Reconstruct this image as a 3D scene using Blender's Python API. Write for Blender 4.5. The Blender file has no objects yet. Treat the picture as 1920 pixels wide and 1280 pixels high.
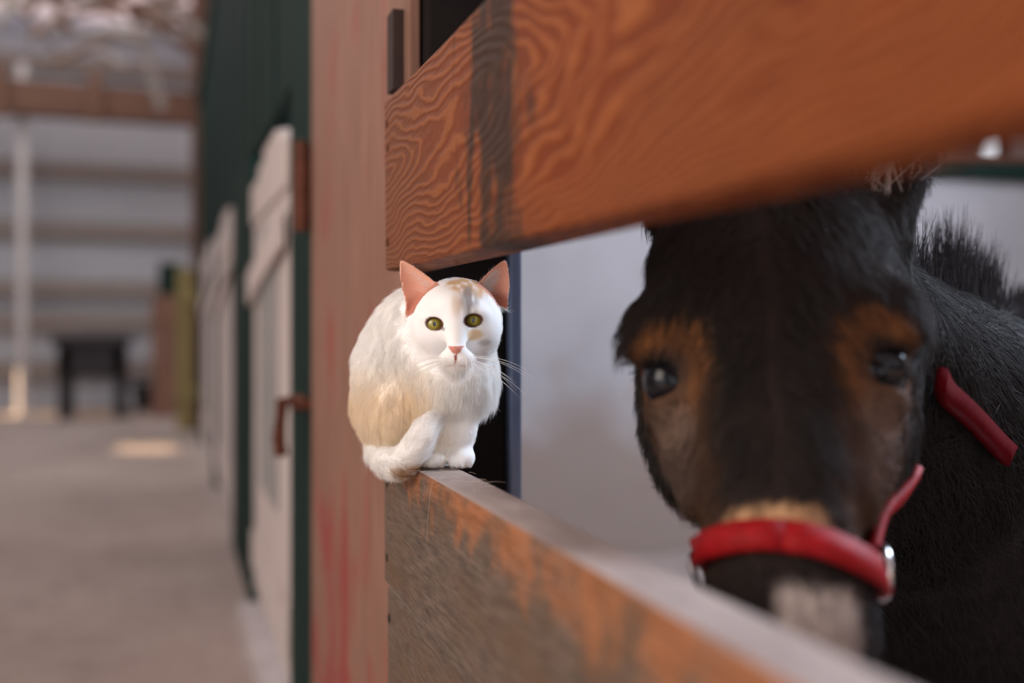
import bpy, bmesh, math, random
import numpy as np
from mathutils import Vector, Matrix
random.seed(4); rng = np.random.default_rng(4)
sc = bpy.context.scene
COL = sc.collection
R = math.radians

# ---------------------------------------------------------------- camera, world, lights, exposure
CAM_H = 0.84
THETA = math.atan(650 / 1867)
cd = bpy.data.cameras.new('camera'); cam = bpy.data.objects.new('camera', cd); COL.objects.link(cam)
cam.location = (0, 0, CAM_H); cam.rotation_euler = (R(90), 0, -THETA)
cd.lens = 35; cd.sensor_width = 36; cd.shift_y = -30 / 1920
cd.clip_start = 0.02; cd.clip_end = 200
cd.dof.use_dof = True; cd.dof.focus_distance = 0.885; cd.dof.aperture_fstop = 1.8
sc.camera = cam

w = bpy.data.worlds.new('world'); sc.world = w; w.use_nodes = True
bg = w.node_tree.nodes['Background']
bg.inputs[0].default_value = (0.90, 0.93, 1.0, 1); bg.inputs[1].default_value = 1.5

def lamp(name, kind, loc, direction, energy, color, size=1.0, size_y=None):
    d = bpy.data.lights.new(name, kind); o = bpy.data.objects.new(name, d); COL.objects.link(o)
    o.location = loc
    o.rotation_euler = Vector(direction).to_track_quat('-Z', 'Y').to_euler()
    d.energy = energy; d.color = color
    if kind == 'AREA':
        d.shape = 'RECTANGLE'; d.size = size; d.size_y = size_y or size
    if kind == 'SUN': d.angle = R(0.6)
    return o
lamp('sun', 'SUN', (-6, 10, 6), (0.95, -0.30, -0.27), 17.0, (1.0, 0.70, 0.42))
lamp('barn_door_daylight', 'AREA', (-2.6, 0.25, 2.0), (1.0, 0.24, -0.36), 66, (1.0, 0.86, 0.72), 1.8, 2.0)
lamp('stall_window_daylight', 'AREA', (3.5, 0.95, 2.55), (-1.0, -0.06, -0.56), 175, (0.68, 0.81, 1.0), 1.2, 1.0)
lamp('aisle_fill', 'AREA', (-1.3, 7.6, 3.62), (0.0, 0.12, -1.0), 76, (0.94, 0.98, 1.0), 2.6, 4.0)  # fill lamp added under the roof to lift the far aisle
sc.view_settings.view_transform = 'Standard'; sc.view_settings.look = 'None'
sc.view_settings.gamma = 1; sc.view_settings.use_curve_mapping = False
sc.view_settings.exposure = 0.0
sc.cycles.use_denoising = True

# ---------------------------------------------------------------- helpers
def tag(o, label=None, cat=None, group=None, kind=None):
    if label: o['label'] = label
    if cat: o['category'] = cat
    if group: o['group'] = group
    if kind: o['kind'] = kind
    return o
def empty(name, loc=(0, 0, 0), rz=0):
    o = bpy.data.objects.new(name, None); COL.objects.link(o); o.location = loc; o.rotation_euler = (0, 0, rz)
    o.empty_display_size = 0.1
    return o
def link_mesh(name, me, mat, parent=None, loc=(0, 0, 0)):
    o = bpy.data.objects.new(name, me); COL.objects.link(o)
    if mat and not me.materials: me.materials.append(mat)
    o.location = loc; o.parent = parent
    return o
def bm_obj(name, bm, mat, parent=None, loc=(0, 0, 0), smooth=False):
    bmesh.ops.recalc_face_normals(bm, faces=bm.faces)
    me = bpy.data.meshes.new(name); bm.to_mesh(me); bm.free()
    if smooth:
        for p in me.polygons: p.use_smooth = True
    return link_mesh(name, me, mat, parent, loc)
def wpos(o):
    v = Vector((0, 0, 0))
    while o is not None:
        v += o.location; o = o.parent
    return v
def board(name, x0, x1, y0, y1, z0, z1, mat, parent=None, bevel=0.003, wob=0.0, segs=1):
    """bevelled, slightly uneven timber; its origin at the centre of its base"""
    cx, cy = (x0 + x1) / 2, (y0 + y1) / 2
    bm = bmesh.new()
    bmesh.ops.create_cube(bm, size=1)
    for v in bm.verts:
        v.co.x *= (x1 - x0); v.co.y *= (y1 - y0); v.co.z = (v.co.z + 0.5) * (z1 - z0)
        if wob:
            v.co += Vector((random.uniform(-wob, wob), random.uniform(-wob, wob), random.uniform(-wob, wob)))
    if segs > 1:
        dims = [x1 - x0, y1 - y0, z1 - z0]; ax = dims.index(max(dims))
        es = [e for e in bm.edges if abs((e.verts[0].co - e.verts[1].co)[ax]) > 0.5 * dims[ax]]
        bmesh.ops.subdivide_edges(bm, edges=es, cuts=segs - 1, use_grid_fill=True)
        for v in bm.verts:
            if wob: v.co += Vector((random.uniform(-wob, wob) * .6, random.uniform(-wob, wob) * .6, random.uniform(-wob, wob) * .6))
    if bevel:
        es = [e for e in bm.edges if len(e.link_faces) == 2 and e.calc_face_angle(0) > 0.6]
        bmesh.ops.bevel(bm, geom=es, offset=bevel, segments=2, affect='EDGES', profile=0.6)
    base = Vector((cx, cy, z0))
    if parent is not None: base = base - wpos(parent)
    return bm_obj(name, bm, mat, parent, base)
def bm_tube(bm, pts, rad, seg=8, cap=True):
    pts = [Vector(p) for p in pts]; n = len(pts)
    if not hasattr(rad, '__len__'): rad = [rad] * n
    rings = []; up = Vector((0.13, 0.2, 1)).normalized()
    for i, p in enumerate(pts):
        t = (pts[min(i + 1, n - 1)] - pts[max(i - 1, 0)]).normalized()
        a = t.cross(up)
        if a.length < 1e-3: a = t.cross(Vector((1, 0, 0)))
        a.normalize(); b = t.cross(a)
        rings.append([bm.verts.new(p + (a * math.cos(2 * math.pi * k / seg) + b * math.sin(2 * math.pi * k / seg)) * rad[i]) for k in range(seg)])
    for i in range(n - 1):
        for k in range(seg):
            bm.faces.new((rings[i][k], rings[i][(k + 1) % seg], rings[i + 1][(k + 1) % seg], rings[i + 1][k]))
    if cap:
        bm.faces.new(rings[0]); bm.faces.new(rings[-1][::-1])
def bm_disc(bm, c, axis, r, h, seg=10):
    axis = Vector(axis).normalized(); bm_tube(bm, [Vector(c), Vector(c) + axis * h * .7, Vector(c) + axis * h], [r, r, r * .6], seg)

# ---- node materials
def new_mat(name):
    m = bpy.data.materials.new(name); m.use_nodes = True
    nt = m.node_tree; b = nt.nodes['Principled BSDF']
    return m, nt, b
def N(nt, kind, **kw):
    n = nt.nodes.new(kind)
    for k, v in kw.items():
        if hasattr(n, k) and k not in ('Scale',): setattr(n, k, v)
        else: n.inputs[k].default_value = v
    return n
def ramp(nt, stops, fac=None, mode='LINEAR'):
    r = nt.nodes.new('ShaderNodeValToRGB'); r.color_ramp.interpolation = mode
    e = r.color_ramp.elements
    while len(e) < len(stops): e.new(0.5)
    for i, (p, c) in enumerate(stops):
        e[i].position = p; e[i].color = (c[0], c[1], c[2], 1) if hasattr(c, '__len__') else (c, c, c, 1)
    if fac is not None: nt.links.new(fac, r.inputs[0])
    return r
def math_n(nt, op, a, b=None, c=None):
    n = nt.nodes.new('ShaderNodeMath'); n.operation = op
    for i, v in enumerate((a, b, c)):
        if v is None: continue
        if hasattr(v, 'is_output'): nt.links.new(v, n.inputs[i])
        else: n.inputs[i].default_value = v
    return n.outputs[0]
def mixc(nt, fac, a, b, mode='MIX'):
    n = nt.nodes.new('ShaderNodeMix'); n.data_type = 'RGBA'; n.blend_type = mode
    for s, v in ((n.inputs[0], fac), (n.inputs[6], a), (n.inputs[7], b)):
        if hasattr(v, 'is_output'): nt.links.new(v, s)
        elif hasattr(v, '__len__'): s.default_value = (v[0], v[1], v[2], 1)
        else: s.default_value = v
    return n.outputs[2]
def pos_map(nt, scale=(1, 1, 1), loc=(0, 0, 0)):
    g = nt.nodes.new('ShaderNodeNewGeometry'); m = nt.nodes.new('ShaderNodeMapping')
    nt.links.new(g.outputs['Position'], m.inputs[0]); m.inputs['Scale'].default_value = scale; m.inputs['Location'].default_value = loc
    return m.outputs[0]
def noise(nt, vec, scale, detail=4, rough=0.55):
    n = nt.nodes.new('ShaderNodeTexNoise'); nt.links.new(vec, n.inputs['Vector'])
    n.inputs['Scale'].default_value = scale; n.inputs['Detail'].default_value = detail; n.inputs['Roughness'].default_value = rough
    return n.outputs['Fac']
def bump(nt, b, height, strength=0.3, dist=0.003):
    n = nt.nodes.new('ShaderNodeBump'); n.inputs['Strength'].default_value = strength; n.inputs['Distance'].default_value = dist
    nt.links.new(height, n.inputs['Height']); nt.links.new(n.outputs[0], b.inputs['Normal'])
def lin(r, g, b):
    f = lambda v: (v / 255 / 12.92) if v <= 10 else (((v / 255 + .055) / 1.055) ** 2.4)
    return (f(r), f(g), f(b))
GR = {'Y': (14, 1.0, 14), 'Z': (14, 14, 1.0), 'X': (1.0, 14, 14)}
def wood(name, dark, light, axis='Y', patch=None, patch_scale=3.0, patch_lo=.5, patch_hi=.62, rough=.75, grain=3.0, spec=.5):
    m, nt, b = new_mat(name)
    v = pos_map(nt, GR[axis])
    g1 = noise(nt, v, grain, 5, .6)
    col = ramp(nt, [(.3, dark), (.7, light)], g1).outputs[0]
    if patch is not None:
        v2 = pos_map(nt, tuple(1.0 if s == 1.0 else 3.0 for s in GR[axis]))
        f = ramp(nt, [(patch_lo, 0.0), (patch_hi, 1.0)], noise(nt, v2, patch_scale, 5, .6)).outputs[0]
        col = mixc(nt, f, col, patch)
    nt.links.new(col, b.inputs['Base Color']); b.inputs['Roughness'].default_value = rough; b.inputs['Specular IOR Level'].default_value = spec
    bump(nt, b, g1, .35, .003)
    return m
def plain(name, col, rough=.6, metal=0.0, var=.0, scale=8, spec=.5):
    m, nt, b = new_mat(name); b.inputs['Specular IOR Level'].default_value = spec
    if var:
        f = noise(nt, pos_map(nt), scale, 5, .6)
        nt.links.new(ramp(nt, [(.25, tuple(c * (1 - var) for c in col)), (.75, tuple(c * (1 + var) for c in col))], f).outputs[0], b.inputs['Base Color'])
        bump(nt, b, f, .15, .004)
    else: b.inputs['Base Color'].default_value = (*col, 1)
    b.inputs['Roughness'].default_value = rough; b.inputs['Metallic'].default_value = metal
    return m

# ---- rail timber: contour-like figure around a knot, raised pale late wood, dark weathered stain
def rail_wood(name):
    m, nt, b = new_mat(name)
    v = pos_map(nt)
    sep = nt.nodes.new('ShaderNodeSeparateXYZ'); nt.links.new(v, sep.inputs[0])
    warp1 = noise(nt, pos_map(nt, (6, 2.2, 6)), 1.6, 3, .5)
    warp2 = noise(nt, pos_map(nt, (30, 9, 30)), 1.5, 3, .6)
    y = math_n(nt, 'MULTIPLY', math_n(nt, 'SUBTRACT', sep.outputs[1], 0.975), 0.15)
    z = math_n(nt, 'SUBTRACT', sep.outputs[2], 0.995)
    r = math_n(nt, 'SQRT', math_n(nt, 'ADD', math_n(nt, 'MULTIPLY', y, y), math_n(nt, 'MULTIPLY', z, z)))
    r = math_n(nt, 'ADD', r, math_n(nt, 'MULTIPLY', warp1, 0.075))
    r = math_n(nt, 'ADD', r, math_n(nt, 'MULTIPLY', warp2, 0.009))
    r2 = math_n(nt, 'MULTIPLY', math_n(nt, 'POWER', r, 1.5), 330)
    band = math_n(nt, 'ADD', math_n(nt, 'MULTIPLY', math_n(nt, 'SINE', math_n(nt, 'MULTIPLY', r2, 6.2832)), .5), .5)
    sharp = ramp(nt, [(.55, 0.0), (.92, 1.0)], band).outputs[0]
    fine = noise(nt, pos_map(nt, (120, 7, 120)), 3, 4, .6)
    base = ramp(nt, [(.25, lin(84, 41, 18)), (.75, lin(118, 58, 26))], fine).outputs[0]
    tone = noise(nt, pos_map(nt, (2, 1.6, 3)), 2.2, 3, .5)
    base = mixc(nt, ramp(nt, [(.35, 0.0), (.7, 1.0)], tone).outputs[0], base, lin(118, 54, 22), 'MIX')
    base = mixc(nt, math_n(nt, 'MULTIPLY', sharp, .42), base, lin(174, 108, 60))
    # greyer sun-bleached end near the post
    endm = nt.nodes.new('ShaderNodeMapRange'); nt.links.new(sep.outputs[1], endm.inputs[0])
    endm.inputs[1].default_value = .55; endm.inputs[2].default_value = 1.0; endm.inputs[3].default_value = 0; endm.inputs[4].default_value = .55
    base = mixc(nt, endm.outputs[0], base, lin(116, 78, 60))
    # rubbed dark stain band
    my = math_n(nt, 'ABSOLUTE', math_n(nt, 'DIVIDE', math_n(nt, 'SUBTRACT', math_n(nt, 'ADD', sep.outputs[1], math_n(nt, 'MULTIPLY', math_n(nt, 'SUBTRACT', noise(nt, pos_map(nt, (9, 16, 22)), 1.6, 5, .7), .5), .11)), .655), .085))
    streak = noise(nt, pos_map(nt, (18, 42, 9)), 1.4, 5, .65)
    zfall = nt.nodes.new('ShaderNodeMapRange'); nt.links.new(sep.outputs[2], zfall.inputs[0])
    zfall.inputs[1].default_value = .915; zfall.inputs[2].default_value = .965; zfall.inputs[3].default_value = -.22; zfall.inputs[4].default_value = 0.06
    st = math_n(nt, 'ADD', math_n(nt, 'ADD', math_n(nt, 'SUBTRACT', 1.0, my), math_n(nt, 'MULTIPLY', math_n(nt, 'SUBTRACT', streak, .5), 3.6)), zfall.outputs[0])
    stain = ramp(nt, [(.25, 0.0), (.60, .9)], st).outputs[0]
    base = mixc(nt, stain, base, lin(50, 39, 32))
    nt.links.new(base, b.inputs['Base Color']); b.inputs['Roughness'].default_value = .62; b.inputs['Specular IOR Level'].default_value = .15
    h = math_n(nt, 'ADD', math_n(nt, 'MULTIPLY', band, .8), math_n(nt, 'MULTIPLY', fine, .35))
    bump(nt, b, h, .55, .0016)
    return m
def plank_wood(name):
    """grey weathered board with orange bare wood rubbed clean along the upper edge"""
    m, nt, b = new_mat(name)
    sep = nt.nodes.new('ShaderNodeSeparateXYZ'); nt.links.new(pos_map(nt), sep.inputs[0])
    fine = noise(nt, pos_map(nt, (90, 10, 90)), 3.2, 5, .65)
    mid = noise(nt, pos_map(nt, (9, 4, 9)), 2.0, 5, .6)
    base = ramp(nt, [(.28, lin(70, 59, 52)), (.72, lin(122, 105, 93))], fine).outputs[0]
    base = mixc(nt, ramp(nt, [(.42, 0.0), (.66, .8)], mid).outputs[0], base, lin(100, 78, 60))
    hz = nt.nodes.new('ShaderNodeMapRange'); nt.links.new(sep.outputs[2], hz.inputs[0])
    hz.inputs[1].default_value = .600; hz.inputs[2].default_value = .700; hz.inputs[3].default_value = -.34; hz.inputs[4].default_value = .12
    rub = noise(nt, pos_map(nt, (22, 20, 16)), 1.3, 6, .68)
    near = nt.nodes.new('ShaderNodeMapRange'); nt.links.new(sep.outputs[1], near.inputs[0])   # the board is barer away from the post
    near.inputs[1].default_value = .35; near.inputs[2].default_value = .95; near.inputs[3].default_value = .05; near.inputs[4].default_value = -.06
    f = math_n(nt, 'ADD', math_n(nt, 'ADD', rub, hz.outputs[0]), near.outputs[0])
    fm = ramp(nt, [(.47, 0.0), (.66, 1.0)], f).outputs[0]
    bare = ramp(nt, [(.3, lin(128, 78, 46)), (.7, lin(178, 118, 82))], fine).outputs[0]
    base = mixc(nt, math_n(nt, 'MULTIPLY', fm, .85), base, bare)
    # worn grey-brown top
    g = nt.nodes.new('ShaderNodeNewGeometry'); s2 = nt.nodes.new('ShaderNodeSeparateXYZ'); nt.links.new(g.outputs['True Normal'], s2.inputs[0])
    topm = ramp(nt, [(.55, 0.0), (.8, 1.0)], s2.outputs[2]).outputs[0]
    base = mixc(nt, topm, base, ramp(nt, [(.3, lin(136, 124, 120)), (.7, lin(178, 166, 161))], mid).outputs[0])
    nt.links.new(base, b.inputs['Base Color']); b.inputs['Roughness'].default_value = .72; b.inputs['Specular IOR Level'].default_value = .2
    h = math_n(nt, 'ADD', math_n(nt, 'MULTIPLY', fine, .9), math_n(nt, 'MULTIPLY', rub, .5))
    bump(nt, b, h, .6, .0022)
    return m

M = {}
M['rail'] = rail_wood('orange_rail_timber')
M['plank'] = plank_wood('weathered_plank')
M['post'] = wood('post_timber', lin(92, 64, 52), lin(150, 108, 88), 'Z')
M['post_dark'] = plain('dark_post', lin(27, 22, 21), .8, 0, .2, 30, .1)  # near-black on every face, with slight noise
M['steel'] = plain('blue_rim_light', lin(104, 116, 142), .4, .3, .15, 12)  # blue rim light from the stall, put into the colour
M['red'] = None
def red_paint(name):
    m, nt, b = new_mat(name)
    sep = nt.nodes.new('ShaderNodeSeparateXYZ'); nt.links.new(pos_map(nt), sep.inputs[0])
    fine = noise(nt, pos_map(nt, (40, 40, 3)), 2.0, 5, .6)
    base = ramp(nt, [(.3, lin(118, 82, 66)), (.7, lin(150, 110, 92))], fine).outputs[0]
    big = noise(nt, pos_map(nt, (2, 5.0, 3.2), (0, .6, 0)), 1.6, 4, .5)
    hz = nt.nodes.new('ShaderNodeMapRange'); nt.links.new(sep.outputs[2], hz.inputs[0])
    hz.inputs[1].default_value = .2; hz.inputs[2].default_value = 1.1; hz.inputs[3].default_value = .09; hz.inputs[4].default_value = -.10
    f = ramp(nt, [(.50, 0.0), (.68, .85)], math_n(nt, 'ADD', big, hz.outputs[0])).outputs[0]
    base = mixc(nt, f, base, lin(142, 50, 48))
    nt.links.new(base, b.inputs['Base Color']); b.inputs['Roughness'].default_value = .7
    bump(nt, b, fine, .3, .002)
    return m
M['red'] = red_paint('faded_red_paint')
M['green'] = wood('dark_green_paint', lin(17, 34, 30), lin(30, 51, 45), 'Z', rough=.85, spec=.12)
M['white'] = wood('grimy_white_paint', lin(188, 174, 168), lin(214, 202, 197), 'Z', patch=lin(150, 130, 120), patch_lo=.56, patch_hi=.8)
M['grey_panel'] = wood('grey_door_panel', lin(140, 138, 136), lin(164, 160, 158), 'Z')
M['rust'] = plain('rusty_iron', lin(96, 52, 34), .8, .3, .35, 40)
M['darkrust'] = plain('dark_rust', lin(48, 32, 26), .8, .1, .3, 40)
M['iron'] = plain('dark_iron', lin(60, 50, 46), .5, .7, .2, 40)
M['beam'] = wood('brown_beam', lin(74, 47, 35), lin(118, 80, 60), 'X')
M['girt'] = wood('grey_brown_girt', lin(132, 120, 114), lin(152, 140, 133), 'X')
M['purlin'] = wood('roof_purlin', lin(104, 80, 66), lin(140, 112, 96), 'X')
M['sheet'] = plain('zinc_wall_sheet', lin(184, 185, 190), .7, 0, .06, 2)
M['yellow'] = wood('yellow_green_door_paint', lin(140, 124, 74), lin(160, 144, 96), 'Z')
M['darktable'] = wood('dark_table_timber', lin(30, 26, 28), lin(52, 46, 48), 'X')
M['pole'] = plain('white_pole_paint', lin(200, 192, 190), .5, 0, .08, 6)
M['rubber'] = plain('black_rubber', lin(30, 28, 30), .6)
def roof_mat():
    m = bpy.data.materials.new('milky_roof_sheet'); m.use_nodes = True; nt = m.node_tree
    b = nt.nodes['Principled BSDF']; b.inputs['Base Color'].default_value = (*lin(206, 202, 206), 1); b.inputs['Roughness'].default_value = .6
    t = nt.nodes.new('ShaderNodeBsdfTranslucent'); t.inputs[0].default_value = (*lin(226, 220, 226), 1)
    mx = nt.nodes.new('ShaderNodeMixShader'); mx.inputs[0].default_value = .65
    nt.links.new(b.outputs[0], mx.inputs[1]); nt.links.new(t.outputs[0], mx.inputs[2])
    nt.links.new(mx.outputs[0], nt.nodes['Material Output'].inputs[0])
    return m
M['roof'] = roof_mat()
def floor_mat():
    m, nt, b = new_mat('dusty_floor')
    v = pos_map(nt)
    a = noise(nt, v, 1.1, 5, .6); f = noise(nt, v, 14, 6, .65)
    col = ramp(nt, [(.3, lin(146, 131, 125)), (.7, lin(178, 163, 155))], a).outputs[0]
    col = mixc(nt, ramp(nt, [(.5, 0.0), (.75, .6)], f).outputs[0], col, lin(128, 108, 98))
    nt.links.new(col, b.inputs['Base Color']); b.inputs['Roughness'].default_value = .85
    bump(nt, b, f, .4, .01)
    return m
M['floor'] = floor_mat()
def plaster_mat():
    m, nt, b = new_mat('stained_plaster')
    v = pos_map(nt)
    sep = nt.nodes.new('ShaderNodeSeparateXYZ'); nt.links.new(v, sep.inputs[0])
    a = noise(nt, v, 2.6, 5, .6); blot = noise(nt, pos_map(nt, (1, 1, 1.3), (3, 0, 1)), 5.5, 4, .5)
    col = ramp(nt, [(.3, lin(164, 160, 161)), (.7, lin(182, 178, 179))], a).outputs[0]
    bl = ramp(nt, [(.56, 0.0), (.70, .55)], blot).outputs[0]
    mz = nt.nodes.new('ShaderNodeMapRange'); nt.links.new(sep.outputs[2], mz.inputs[0])
    mz.inputs[1].default_value = .45; mz.inputs[2].default_value = .95; mz.inputs[3].default_value = 1; mz.inputs[4].default_value = .12
    col = mixc(nt, math_n(nt, 'MULTIPLY', bl, mz.outputs[0]), col, lin(150, 124, 108))
    # muck splashed up the foot of the wall
    sp = nt.nodes.new('ShaderNodeMapRange'); nt.links.new(math_n(nt, 'ADD', sep.outputs[2], math_n(nt, 'MULTIPLY', math_n(nt, 'SUBTRACT', a, .5), .5)), sp.inputs[0])
    sp.inputs[1].default_value = .40; sp.inputs[2].default_value = .60; sp.inputs[3].default_value = .82; sp.inputs[4].default_value = 0
    col = mixc(nt, sp.outputs[0], col, lin(146, 127, 114))
    nt.links.new(col, b.inputs['Base Color']); b.inputs['Roughness'].default_value = .85
    bump(nt, b, a, .25, .006)
    return m
M['plaster'] = plaster_mat()

# ---------------------------------------------------------------- the building
def struct(o): o['kind'] = 'structure'; return o
fl = board('floor', -3.3, 3.7, -4.5, 11.6, -.12, 0, M['floor'], bevel=0); struct(fl)
tag(fl, 'dusty pinkish grey barn floor of the aisle', 'floor')

# far gable wall: ribbed sheets with timber girts
END_Y = 11.2
ew = empty('wall_far', (-1.5, END_Y, 0)); struct(ew); tag(ew, 'grey ribbed sheet end wall of the barn crossed by timber girts', 'wall')
def ribbed(name, x0, x1, z0, z1, y, parent, mat, pitch=.2):
    bm = bmesh.new(); prof = []
    x = x0
    while x < x1 - .01:
        for dx, dy in ((0, 0), (.70, 0), (.78, -.012), (.92, -.012)): prof.append((x + dx * pitch, y + dy))
        x += pitch
    prof.append((x1, y))
    o_ = wpos(parent)
    lay = [[[bm.verts.new((px - o_.x, py + dy - o_.y, zz)) for px, py in prof] for zz in (z0, z1)] for dy in (0, .03)]
    n_ = len(prof)
    for i in range(n_ - 1):
        bm.faces.new((lay[0][0][i], lay[0][0][i + 1], lay[0][1][i + 1], lay[0][1][i])); bm.faces.new((lay[1][0][i], lay[1][1][i], lay[1][1][i + 1], lay[1][0][i + 1]))
        for k in (0, 1): bm.faces.new((lay[0][k][i], lay[1][k][i], lay[1][k][i + 1], lay[0][k][i + 1]))
    for i in (0, n_ - 1): bm.faces.new((lay[0][0][i], lay[1][0][i], lay[1][1][i], lay[0][1][i]))
    return bm_obj(name, bm, mat, parent)
for i in range(7):
    ribbed('sheet', -3.3 + i, -2.3 + i, 0, 4.2, END_Y, ew, M['sheet'])
for z in (.40, .89, 1.22, 1.82, 2.42, 3.5):
    board('girt', -3.3, 3.7, END_Y - .13, END_Y - .03, z - .085, z + .085, M['girt'], ew, .006)

# brown tie beam in front of the far wall, with short hanger blocks
tb = empty('tie_beam', (-1.2, 10.2, 2.79)); tag(tb, 'thick brown timber tie beam spanning the barn below the roof', 'beam')
board('beam', -3.1, .62, 10.10, 10.32, 2.79, 3.10, M['beam'], tb, .01)
for x in (-.62, -1.42, -1.6): board('hanger_block', x - .06, x + .06, 10.02, 10.10, 2.74, 3.20, M['beam'], tb, .006)
# side walls
lw = empty('wall_left', (-3.2, 3, 0)); struct(lw); tag(lw, 'pale sheet side wall across the aisle', 'wall')
# wall panels leave a low hatch near the far pole and a slot opposite the doors
SEG = [(-4.5, -1.9, 0, 3.9), (-1.9, .7, 2.5, 3.9), (.7, 8.0, 0, 3.9), (8.0, 8.5, 0, .82), (8.0, 8.5, .95, 3.9), (8.5, 10.75, 0, 3.9), (10.75, 11.2, .98, 3.9)]
for y0, y1, z0, z1 in SEG: board('wall_panel', -3.28, -3.2, y0, y1, z0, z1, M['sheet'], lw, 0)
# roof: milky sheets on purlins
rf = empty('ceiling', (0, 3, 3.9)); struct(rf); tag(rf, 'milky translucent roof sheets on brown purlins', 'roof')
for i in range(8):
    y0 = -4.5 + i * 2.0
    board('roof_sheet', -3.3, 3.7, y0, min(y0 + 1.99, 11.4), 3.93, 3.94, M['roof'], rf, 0)
for i in range(22):
    y = -4.55 + i * .70
    board('purlin', -3.3, 3.7, y, y + .07, 3.86, 3.93, M['purlin'], rf, .005)
for x in (-2.6, .36, 2.4):
    board('rafter', x - .05, x + .05, -4.5, 11.2, 3.70, 3.86, M['purlin'], rf, .005)

# stall interior: plastered cross wall with a dark capping bar, boards and openings above; outer wall with window
SW_Y = 3.3
sw = empty('wall_stall', (1.95, SW_Y, 0)); struct(sw); tag(sw, 'stained grey plaster wall at the back of the stall', 'wall')
board('plaster', .36, 3.62, SW_Y, SW_Y + .16, 0, 1.45, M['plaster'], sw, .004)
board('capping_bar', .36, 3.62, SW_Y - .04, SW_Y + .2, 1.45, 1.53, M['green'], sw, .006)
for x0, x1, z0, z1 in ((.36, 3.62, 1.86, 2.4), (.36, 3.62, 2.41, 2.9), (.36, 3.62, 2.91, 3.79)):
    board('upper_board', x0, x1, SW_Y + .03, SW_Y + .09, z0, z1, M['beam'], sw, .004)
board('upper_board', .36, 3.27, SW_Y + .03, SW_Y + .09, 1.53, 1.855, M['beam'], sw, .004)
board('upper_board', 3.27, 3.62, SW_Y + .03, SW_Y + .09, 1.53, 1.575, M['beam'], sw, .004)
board('upper_board', 3.27, 3.62, SW_Y + .03, SW_Y + .09, 1.71, 1.855, M['beam'], sw, .004)
board('bar', 3.395, 3.41, SW_Y + .03, SW_Y + .08, 1.575, 1.71, M['post_dark'], sw, .002)
wo = empty('wall_outer', (3.66, 0, 0)); struct(wo); tag(wo, 'plastered outer wall of the stalls', 'wall')
for y0, y1, z0, z1 in ((-2.6, .5, 0, 3.79), (.5, 1.8, 0, 2.0), (.5, 1.8, 3.1, 3.79), (1.8, 3.6, 0, 3.79), (7.9, 11.2, 0, 3.79), (3.6, 7.9, 0, 1.1)):
    board('wall_block', 3.62, 3.72, y0, y1, z0, z1, M['plaster'], wo, 0)
win = empty('window_1', (3.66, 1.15, 2.0)); struct(win); tag(win, 'stall window with timber bars', 'window')
for y in (.53, 1.15, 1.77): board('window_frame', 3.63, 3.69, y - .03, y + .03, 2.0, 3.1, M['beam'], win, .004)
for z in (2.03, 3.07): board('window_frame', 3.63, 3.69, .56, 1.74, z - .03, z + .03, M['beam'], win, .004)
wn = board('wall_near', .30, 3.62, -2.6, -2.5, 0, 2.2, M['plaster'], bevel=.004); struct(wn); tag(wn, 'low plaster wall at the near end of the donkey stall', 'wall')

# ---------------------------------------------------------------- stall front
XF, XB = .213, .253      # aisle face and inner face of the rails
tr = empty('top_rail', (XF, .2, .895)); tag(tr, 'thick orange-brown timber rail with wavy grain and dark stain above the cat', 'rail')
board('rail_timber', XF, XB, -1.2, 1.012, .895, 1.071, M['rail'], tr, .0035, .0012, 9)
for y, z in ((.997, .925), (.995, 1.02), (.998, 1.045)):
    bm = bmesh.new(); bm_disc(bm, (XF + .0008 - XF, y - .2, z - .895), (-1, 0, 0), .0042, .0022); bm_obj('nail', bm, M['rust'], tr, smooth=False)
hb = empty('plank_half_wall', (XF, .2, 0)); tag(hb, 'weathered grey plank half wall with rubbed orange upper edge under the cat', 'fence')
zt = .711
for k, hgt in enumerate((.137, .140, .138, .136, .136)):
    board('plank', XF + (k % 2) * .002, XB, -1.2, 1.012 - .003 * (k % 3), zt - hgt + .003, zt, M['plank'], hb, .0035, .001, 9)
    for z in (zt - .032, zt - hgt + .03):
        bm = bmesh.new(); bm_disc(bm, (.0012 + (k % 2) * .002, .998 - .2, z), (-1, 0, 0), .0045, .0024); bm_obj('nail', bm, M['iron'], hb)
    zt -= hgt
board('fixing_batten', XB + .0005, XB + .045, -1.15, -1.05, 0, 1.071, M['post'], hb, .004)

sp_ = empty('stall_post', (.30, 1.02, 0)); tag(sp_, 'dark stall post standing behind the cat', 'post')
board('post_timber', XB + .003, .3415, .998, 1.075, 0, 2.6, M['post_dark'], sp_, .004)
board('face_board', XB - .012, XB + .0, 1.020, 1.062, 1.0, 2.6, M['post'], sp_, .002)
board('rim_light_strip', .342, .356, .990, 1.06, 0, 2.6, M['steel'], sp_, .003)  # thin strip added to carry the blue rim light on the post edge

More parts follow.
